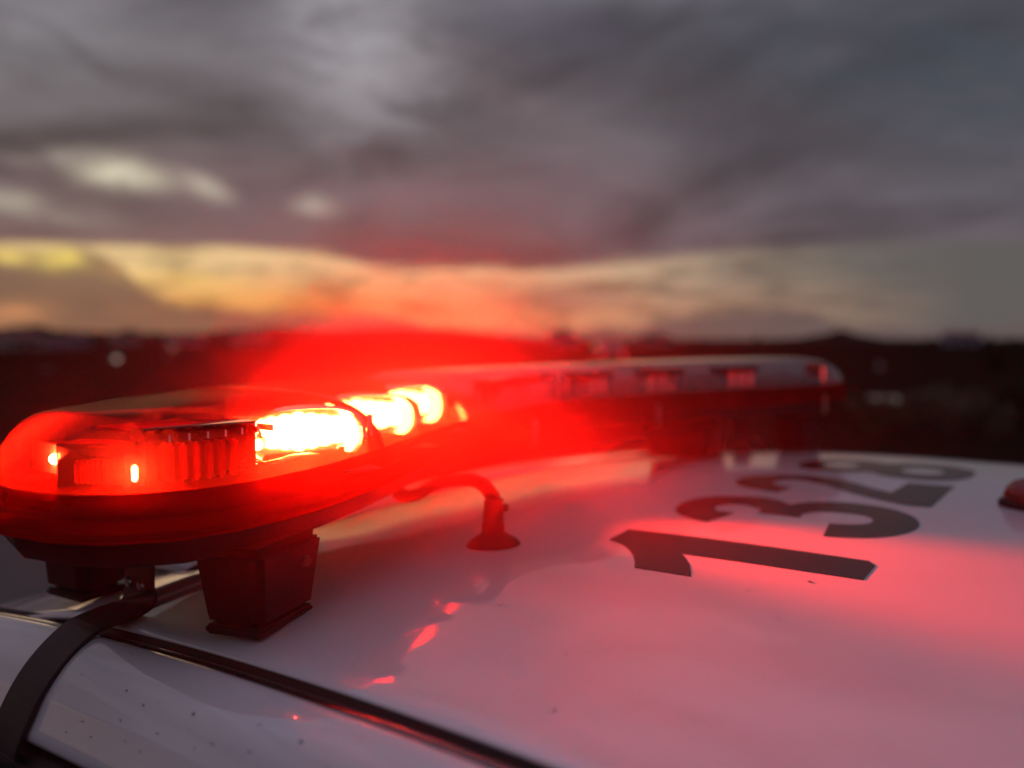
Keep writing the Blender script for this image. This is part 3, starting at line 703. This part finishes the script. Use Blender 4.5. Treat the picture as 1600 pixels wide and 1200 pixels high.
# bracket, rods and boards seen through the near lens
def bentbar(name, pts, r, m):
    bm = bmesh.new(); tube(bm, smoothpath(pts), r, 8); return bpart(obj(name, bm, m, None, True))
z0 = CAMZ
bentbar('bracket', [(.262, .475, z0-.0605), (.30, .472, z0-.0600), (.332, .470, z0-.0595), (.342, .468, z0-.062), (.343, .467, z0-.069)], .0018, CHROME)
bentbar('bracket', [(.315, .450, z0-.083), (.33, .452, z0-.0825), (.352, .457, z0-.082)], .0012, CHROME)
bentbar('wire', [(.306, .452, z0-.064), (.313, .450, z0-.070), (.316, .449, z0-.082)], .0009, CHROME)
bentbar('wire', [(.245, .50, z0-.088), (.30, .455, z0-.090), (.36, .452, z0-.089), (.43, .47, z0-.090)], .0014, RUBBER)
bm = bmesh.new(); box(bm, (.340, .468, z0-.070), (.014, .006, .008), None, .001); term = bpart(obj('terminal', bm, WPLAST))
bm = bmesh.new(); bmesh.ops.create_icosphere(bm, subdivisions=2, radius=.0036, matrix=Matrix.Translation((.336, .460, z0-.0705))); o = obj('led', bm, emis('bare_led', (1, .46, .17), 6500)); o.parent = term; o.matrix_parent_inverse = Matrix()
bm = bmesh.new(); box(bm, (.2465, .452, z0-.077), (.003, .002, .009), None, .0008); bm2 = bmesh.new(); bmesh.ops.create_icosphere(bm2, subdivisions=2, radius=.0036, matrix=Matrix.Translation((.246, .548, z0-.077))); bpart(obj('dome_fill_led', bm2, emis('dome_fill_led', (1, .30, .12), 2400)))  # second bulb is a hidden LED added to brighten the lens dome
bpart(obj('corner_led', bm, emis('corner_led', (1, .46, .17), 1500)))
for X, Yq in ((.322, .452), (.330, .453), (.352, .456), (.358, .457), (.366, .459)):
    bm = bmesh.new(); box(bm, (X, Yq-.004, z0-.0895), (.0045, .004, .005), None, .0006); bpart(obj('connector', bm, CHROME))
bm = bmesh.new(); box(bm, (.30, .52, z0-.0585), (.060, .05, .002)); bpart(obj('top_reflector', bm, REFL))
for X in (.25, .335):
    bm = bmesh.new(); box(bm, (X, .56, z0-.081), (.004, .05, .026)); bpart(obj('mount_plate', bm, WPLAST))
for X in (.44, .535, .69, .78, .90, 1.02, 1.15, 1.29):
    bm = bmesh.new(); tube(bm, [(X, Yr(X)+.012, z0-.096+tilt(X)), (X, Yr(X)+.012, z0-.060+tilt(X))], .0022, 8); bpart(obj('screw_post', bm, CHROME))
for k in range(7):
    bm = bmesh.new(); box(bm, (.262+.012*k, .449-.0012*k+.0002*k*k, z0-.0575), (.0012, .016, .004)); bpart(obj('reflector_facet', bm, CHROME))
for X, Yq, r_ in ((.255, .468, .0035), (.272, .440, .003), (.418, .470, .003), (.436, .466, .003), (.445, .475, .0035)):
    bm = bmesh.new(); lathe(bm, [(r_, 0), (r_, .003), (r_*.7, .0045), (.0006, .0046)], (X, Yq, z0-.0868+tilt(X)), 12); bpart(obj('screw', bm, CHROME))
for k, dy in enumerate((0, .004, .008)):
    bentbar('wire', [(.300, .452+dy, z0-.0855), (.325, .449+dy, z0-.080+.002*k), (.345, .456+dy, z0-.0845), (.372, .463+dy, z0-.083), (.40, .475+dy, z0-.0855)], .0010, (RUBBER, WPLAST, CHROME)[k])
# drain tabs under the far half
for X in (.80, 1.05, 1.36):
    bm = bmesh.new(); box(bm, (X, Yr(X)-.004, z0-.118+tilt(X)), (.012, .004, .03), None, .0015); bpart(obj('clip', bm, STEELP))if False else bpart(obj('clip', bm, SCREW))
# feet
def foot(X, Y, w, d, rot=0, big=1.0):
    zt = CAMZ - .130; zb = zr(X, Y) + .0012
    bm = bmesh.new(); box(bm, (X, Y, (zt+zb)/2+.004), (w, d, zt-zb), Matrix.Rotation(rot, 3, 'Z'), .006, .80); ft = bpart(obj('foot', bm, PLASTIC))
    for q in (-1, 1):
        bm = bmesh.new(); lathe(bm, [(.0038, 0), (.0042, .001), (.0036, .0028), (.001, .003)], (X+q*w*.22, Y-d/2*.93, CAMZ-.142), 6, Matrix.Rotation(R(90), 3, 'X')); o = obj('bolt', bm, STEEL); o.parent = ft; o.matrix_parent_inverse = Matrix()
    bm = bmesh.new(); box(bm, (X, Y, zb+.003), (w*.80, d*.80, .006), Matrix.Rotation(rot, 3, 'Z'), .002); o = obj('foot_pad', bm, RUBBER); o.parent = ft; o.matrix_parent_inverse = Matrix()
foot(.318, .66, .05, .060, .1); foot(.322, .440, .074, .052, .30)
foot(1.40, .60, .05, .06, -.1); foot(1.36, .42, .062, .062, -.3); foot(1.16, .53, .06, .12)
for X, Y in ((.300, .60), (.285, .645)):
    bm = bmesh.new(); lathe(bm, [(.0045, 0), (.0052, .001), (.0045, .003), (.002, .0036)], (X, Y, CAMZ-.1365), 14, Matrix.Rotation(R(180), 3, 'X')); bpart(obj('screw', bm, SCREW))
# gutter strap
def strap(path, nrm, wid, name):
    V = []; n = len(path)
    for i, p in enumerate(path):
        for a, b in ((-1, -1), (1, -1), (1, 1), (-1, 1)):
            V.append(p + wid[i]*a*.5 + nrm[i]*b*.0016)
    F = [(4*i+k, 4*i+(k+1) % 4, 4*(i+1)+(k+1) % 4, 4*(i+1)+k) for i in range(n-1) for k in range(4)] + [(3, 2, 1, 0), tuple(4*(n-1)+k for k in range(4))]
    o = raw(name, V, F, STEEL, None, False); md = o.modifiers.new('bev', 'BEVEL'); md.width = .0008; md.segments = 2; return bpart(o)
def make_strap(mir):
    pts = smoothpath([(.318, .568, -.128), (.3125, .567, -.150), (.3095, .565, -.176), (.3065, .562, -.1870), (.297, .559, -.1905), (.282, .556, -.1910), (.262, .555, -.1945), (.243, .556, -.2085), (.228, .557, -.2270), (.2155, .557, -.2510), (.214, .557, -.2600), (.221, .557, -.2640)], 4)
    P = [Vector((x if not mir else 1.8 - x, y, z + CAMZ)) for x, y, z in pts]
    wid = []; nrm = []
    for i, p in enumerate(P):
        t = (P[min(i+1, len(P)-1)] - P[max(i-1, 0)]).normalized(); w = Vector((0, 1, 0)) - t*t.y; w.normalize()
        ww = .034 + .004*min(1, i/12); wid.append(w*ww); nrm.append(t.cross(w).normalized())
    strap(P, nrm, wid, 'gutter_strap')
make_strap(False); make_strap(True)
for dy in (-.008, .009):
    bm = bmesh.new(); lathe(bm, [(.0035, 0), (.0042, .0008), (.0034, .0024), (.0012, .0028)], (.3055, .562+dy, CAMZ-.175), 12, Matrix.Rotation(R(-100), 3, 'Y')); bpart(obj('screw', bm, SCREW))

# ------------------------------------------------------------------ cable gland on the roof
GLANDM = mat('matt_rubber', (.0035, .003, .003), .7, spec=.15, bump=(300, .4, .0006))
gx, gy = .532, .413; gz = zr(gx, gy)
gland = thing('cable_gland', 'black rubber cable gland standing on the white roof between light bar and number', 'cable gland', (gx, gy, gz))
tiltm = Matrix.Rotation(math.atan(-.26*(gy-.2)), 3, 'X')
bm = bmesh.new(); lathe(bm, [(.0225, 0), (.0225, .0012), (.0195, .0045), (.013, .0085), (.0095, .011), (.0085, .0125)], (0, 0, 0), 40, tiltm); obj('base', bm, GLANDM, gland, True)
bm = bmesh.new(); lathe(bm, [(.0100, .010), (.0096, .018), (.0088, .020), (.0086, .028), (.0078, .030), (.0080, .037), (.0060, .040)], (0, 0, 0), 24); obj('collar', bm, GLANDM, gland, True)
bm = bmesh.new(); lathe(bm, [(.0028, 0), (.0034, .001), (.0034, .004), (.0025, .0055)], (.0048, -.0052, .031), 12, Matrix.Rotation(R(-50), 3, 'Z') @ Matrix.Rotation(R(90), 3, 'Y')); obj('knob', bm, PLASTIC, gland)
bm = bmesh.new(); box(bm, (.001, -.003, .037), (.012, .010, .0035), Matrix.Rotation(.5, 3, 'Z'), .0008); obj('clamp', bm, PLASTIC, gland)
cp = smoothpath([(0, 0, .036), (-.001, .002, .044), (-.006, .009, .0515), (-.014, .020, .0545), (-.022, .034, .052), (-.034, .050, .044), (-.040, .066, .040), (-.030, .085, .046)], 24); cw = random.Random(5)
cp = [p + Vector((math.sin(k*.21)*.0008, math.cos(k*.17)*.0006, math.sin(k*.13+1)*.0007)) for k, p in enumerate(cp)]
bm = bmesh.new(); tube(bm, cp, [(.0052 + .0006*math.sin(k*.05) + (.0005 if k % 4 < 2 else 0)) for k in range(len(cp))], 14); obj('cable', bm, GLANDM, gland, True)

# ------------------------------------------------------------------ red marker dome at the rear of the roof
mx, my = .950, .058
mk = thing('marker_lamp', 'small red domed marker lamp on the roof at the right edge of the photo', 'lamp', (mx, my, zr(mx, my)))
bm = bmesh.new(); lathe(bm, [(.035, 0), (.035, .004), (.0325, .0062), (.030, .0065)], (0, 0, 0), 40); obj('base_ring', bm, PLASTIC, mk, True)
bm = bmesh.new(); lathe(bm, [(.0312, .0055), (.0308, .011), (.0280, .0185), (.022, .0242), (.0125, .0277), (.003, .029)], (0, 0, 0), 40); obj('dome', bm, lens_mat('red_dome_glass', (.45, .02, .015), .22, (.5, .012, .01), .03), mk, True)
bm = bmesh.new(); lathe(bm, [(.018, .0052), (.014, .008), (.006, .011), (.002, .0115)], (0, 0, 0), 24); obj('reflector', bm, CHROME, mk, True)

# ------------------------------------------------------------------ water drops left on the paint
WATER = mat('water_drop', (.9, .9, .9), .02); WATER.node_tree.nodes['Principled BSDF'].inputs['Transmission Weight'].default_value = 1; WATER.node_tree.nodes['Principled BSDF'].inputs['IOR'].default_value = 1.33
rnd = random.Random(4); bm = bmesh.new()
def side_z(X, Y):
    off = XL - X; pr = [(.0196, -.0008), (.027, -.0028), (.037, -.0094), (.0465, -.0195), (.0530, -.0292), (.0610, -.0450)]
    return zr(XL, Y) + float(np.interp(off, [p[0] for p in pr], [p[1] for p in pr]))
for _ in range(75):
    r_ = rnd.uniform(.0003, .0009)*(1 + (rnd.random() < .1))
    if rnd.random() < .4: X = rnd.uniform(.30, .95); Y = rnd.uniform(.0, .4); z = zr(X, Y); st = (1, 1)
    else: X = XL - rnd.uniform(.020, .060); Y = rnd.uniform(.25, .52); z = side_z(X, Y); st = (.8, 1.0)
    res = bmesh.ops.create_icosphere(bm, subdivisions=2, radius=r_)
    for v in res['verts']: v.co = Vector((v.co.x*st[0]*rnd.uniform(.98, 1.02)+X, v.co.y*st[1]+Y, v.co.z*.45+z+r_*.15))
o = obj('water_drops', bm, WATER, None, True); props(o, 'scattered tiny water drops lying on the white roof and side frame', 'water drops', None, 'stuff')

# ------------------------------------------------------------------ added red volume standing in for lens glare round the lit bar
mm = bpy.data.materials.new('glare_volume'); mm.use_nodes = True; nt = mm.node_tree; nt.nodes.clear(); g = N(nt)
pv_ = g.node('ShaderNodeVolumePrincipled'); pv_.inputs['Color'].default_value = (.97, .16, .14, 1); pv_.inputs['Anisotropy'].default_value = .72  # scatter colour tinted red to carry the glare
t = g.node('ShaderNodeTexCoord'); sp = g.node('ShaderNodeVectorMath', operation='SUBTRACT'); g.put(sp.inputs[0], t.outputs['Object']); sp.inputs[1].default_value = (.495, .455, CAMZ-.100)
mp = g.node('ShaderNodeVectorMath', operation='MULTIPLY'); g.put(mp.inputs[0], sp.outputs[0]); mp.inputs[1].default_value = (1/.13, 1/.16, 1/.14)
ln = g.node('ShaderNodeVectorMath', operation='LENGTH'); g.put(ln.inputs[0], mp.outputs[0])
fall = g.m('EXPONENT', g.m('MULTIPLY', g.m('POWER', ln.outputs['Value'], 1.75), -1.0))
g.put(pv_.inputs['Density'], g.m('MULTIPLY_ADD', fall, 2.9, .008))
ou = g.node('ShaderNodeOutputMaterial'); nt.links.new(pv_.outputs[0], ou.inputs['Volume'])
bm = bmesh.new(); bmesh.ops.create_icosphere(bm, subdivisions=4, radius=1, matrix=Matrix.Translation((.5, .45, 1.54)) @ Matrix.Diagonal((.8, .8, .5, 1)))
o = obj('glare_volume', bm, mm, None, True); props(o, 'added red scattering volume standing in for lens glare around the lit light bar', 'glare_volume', None, 'stuff')
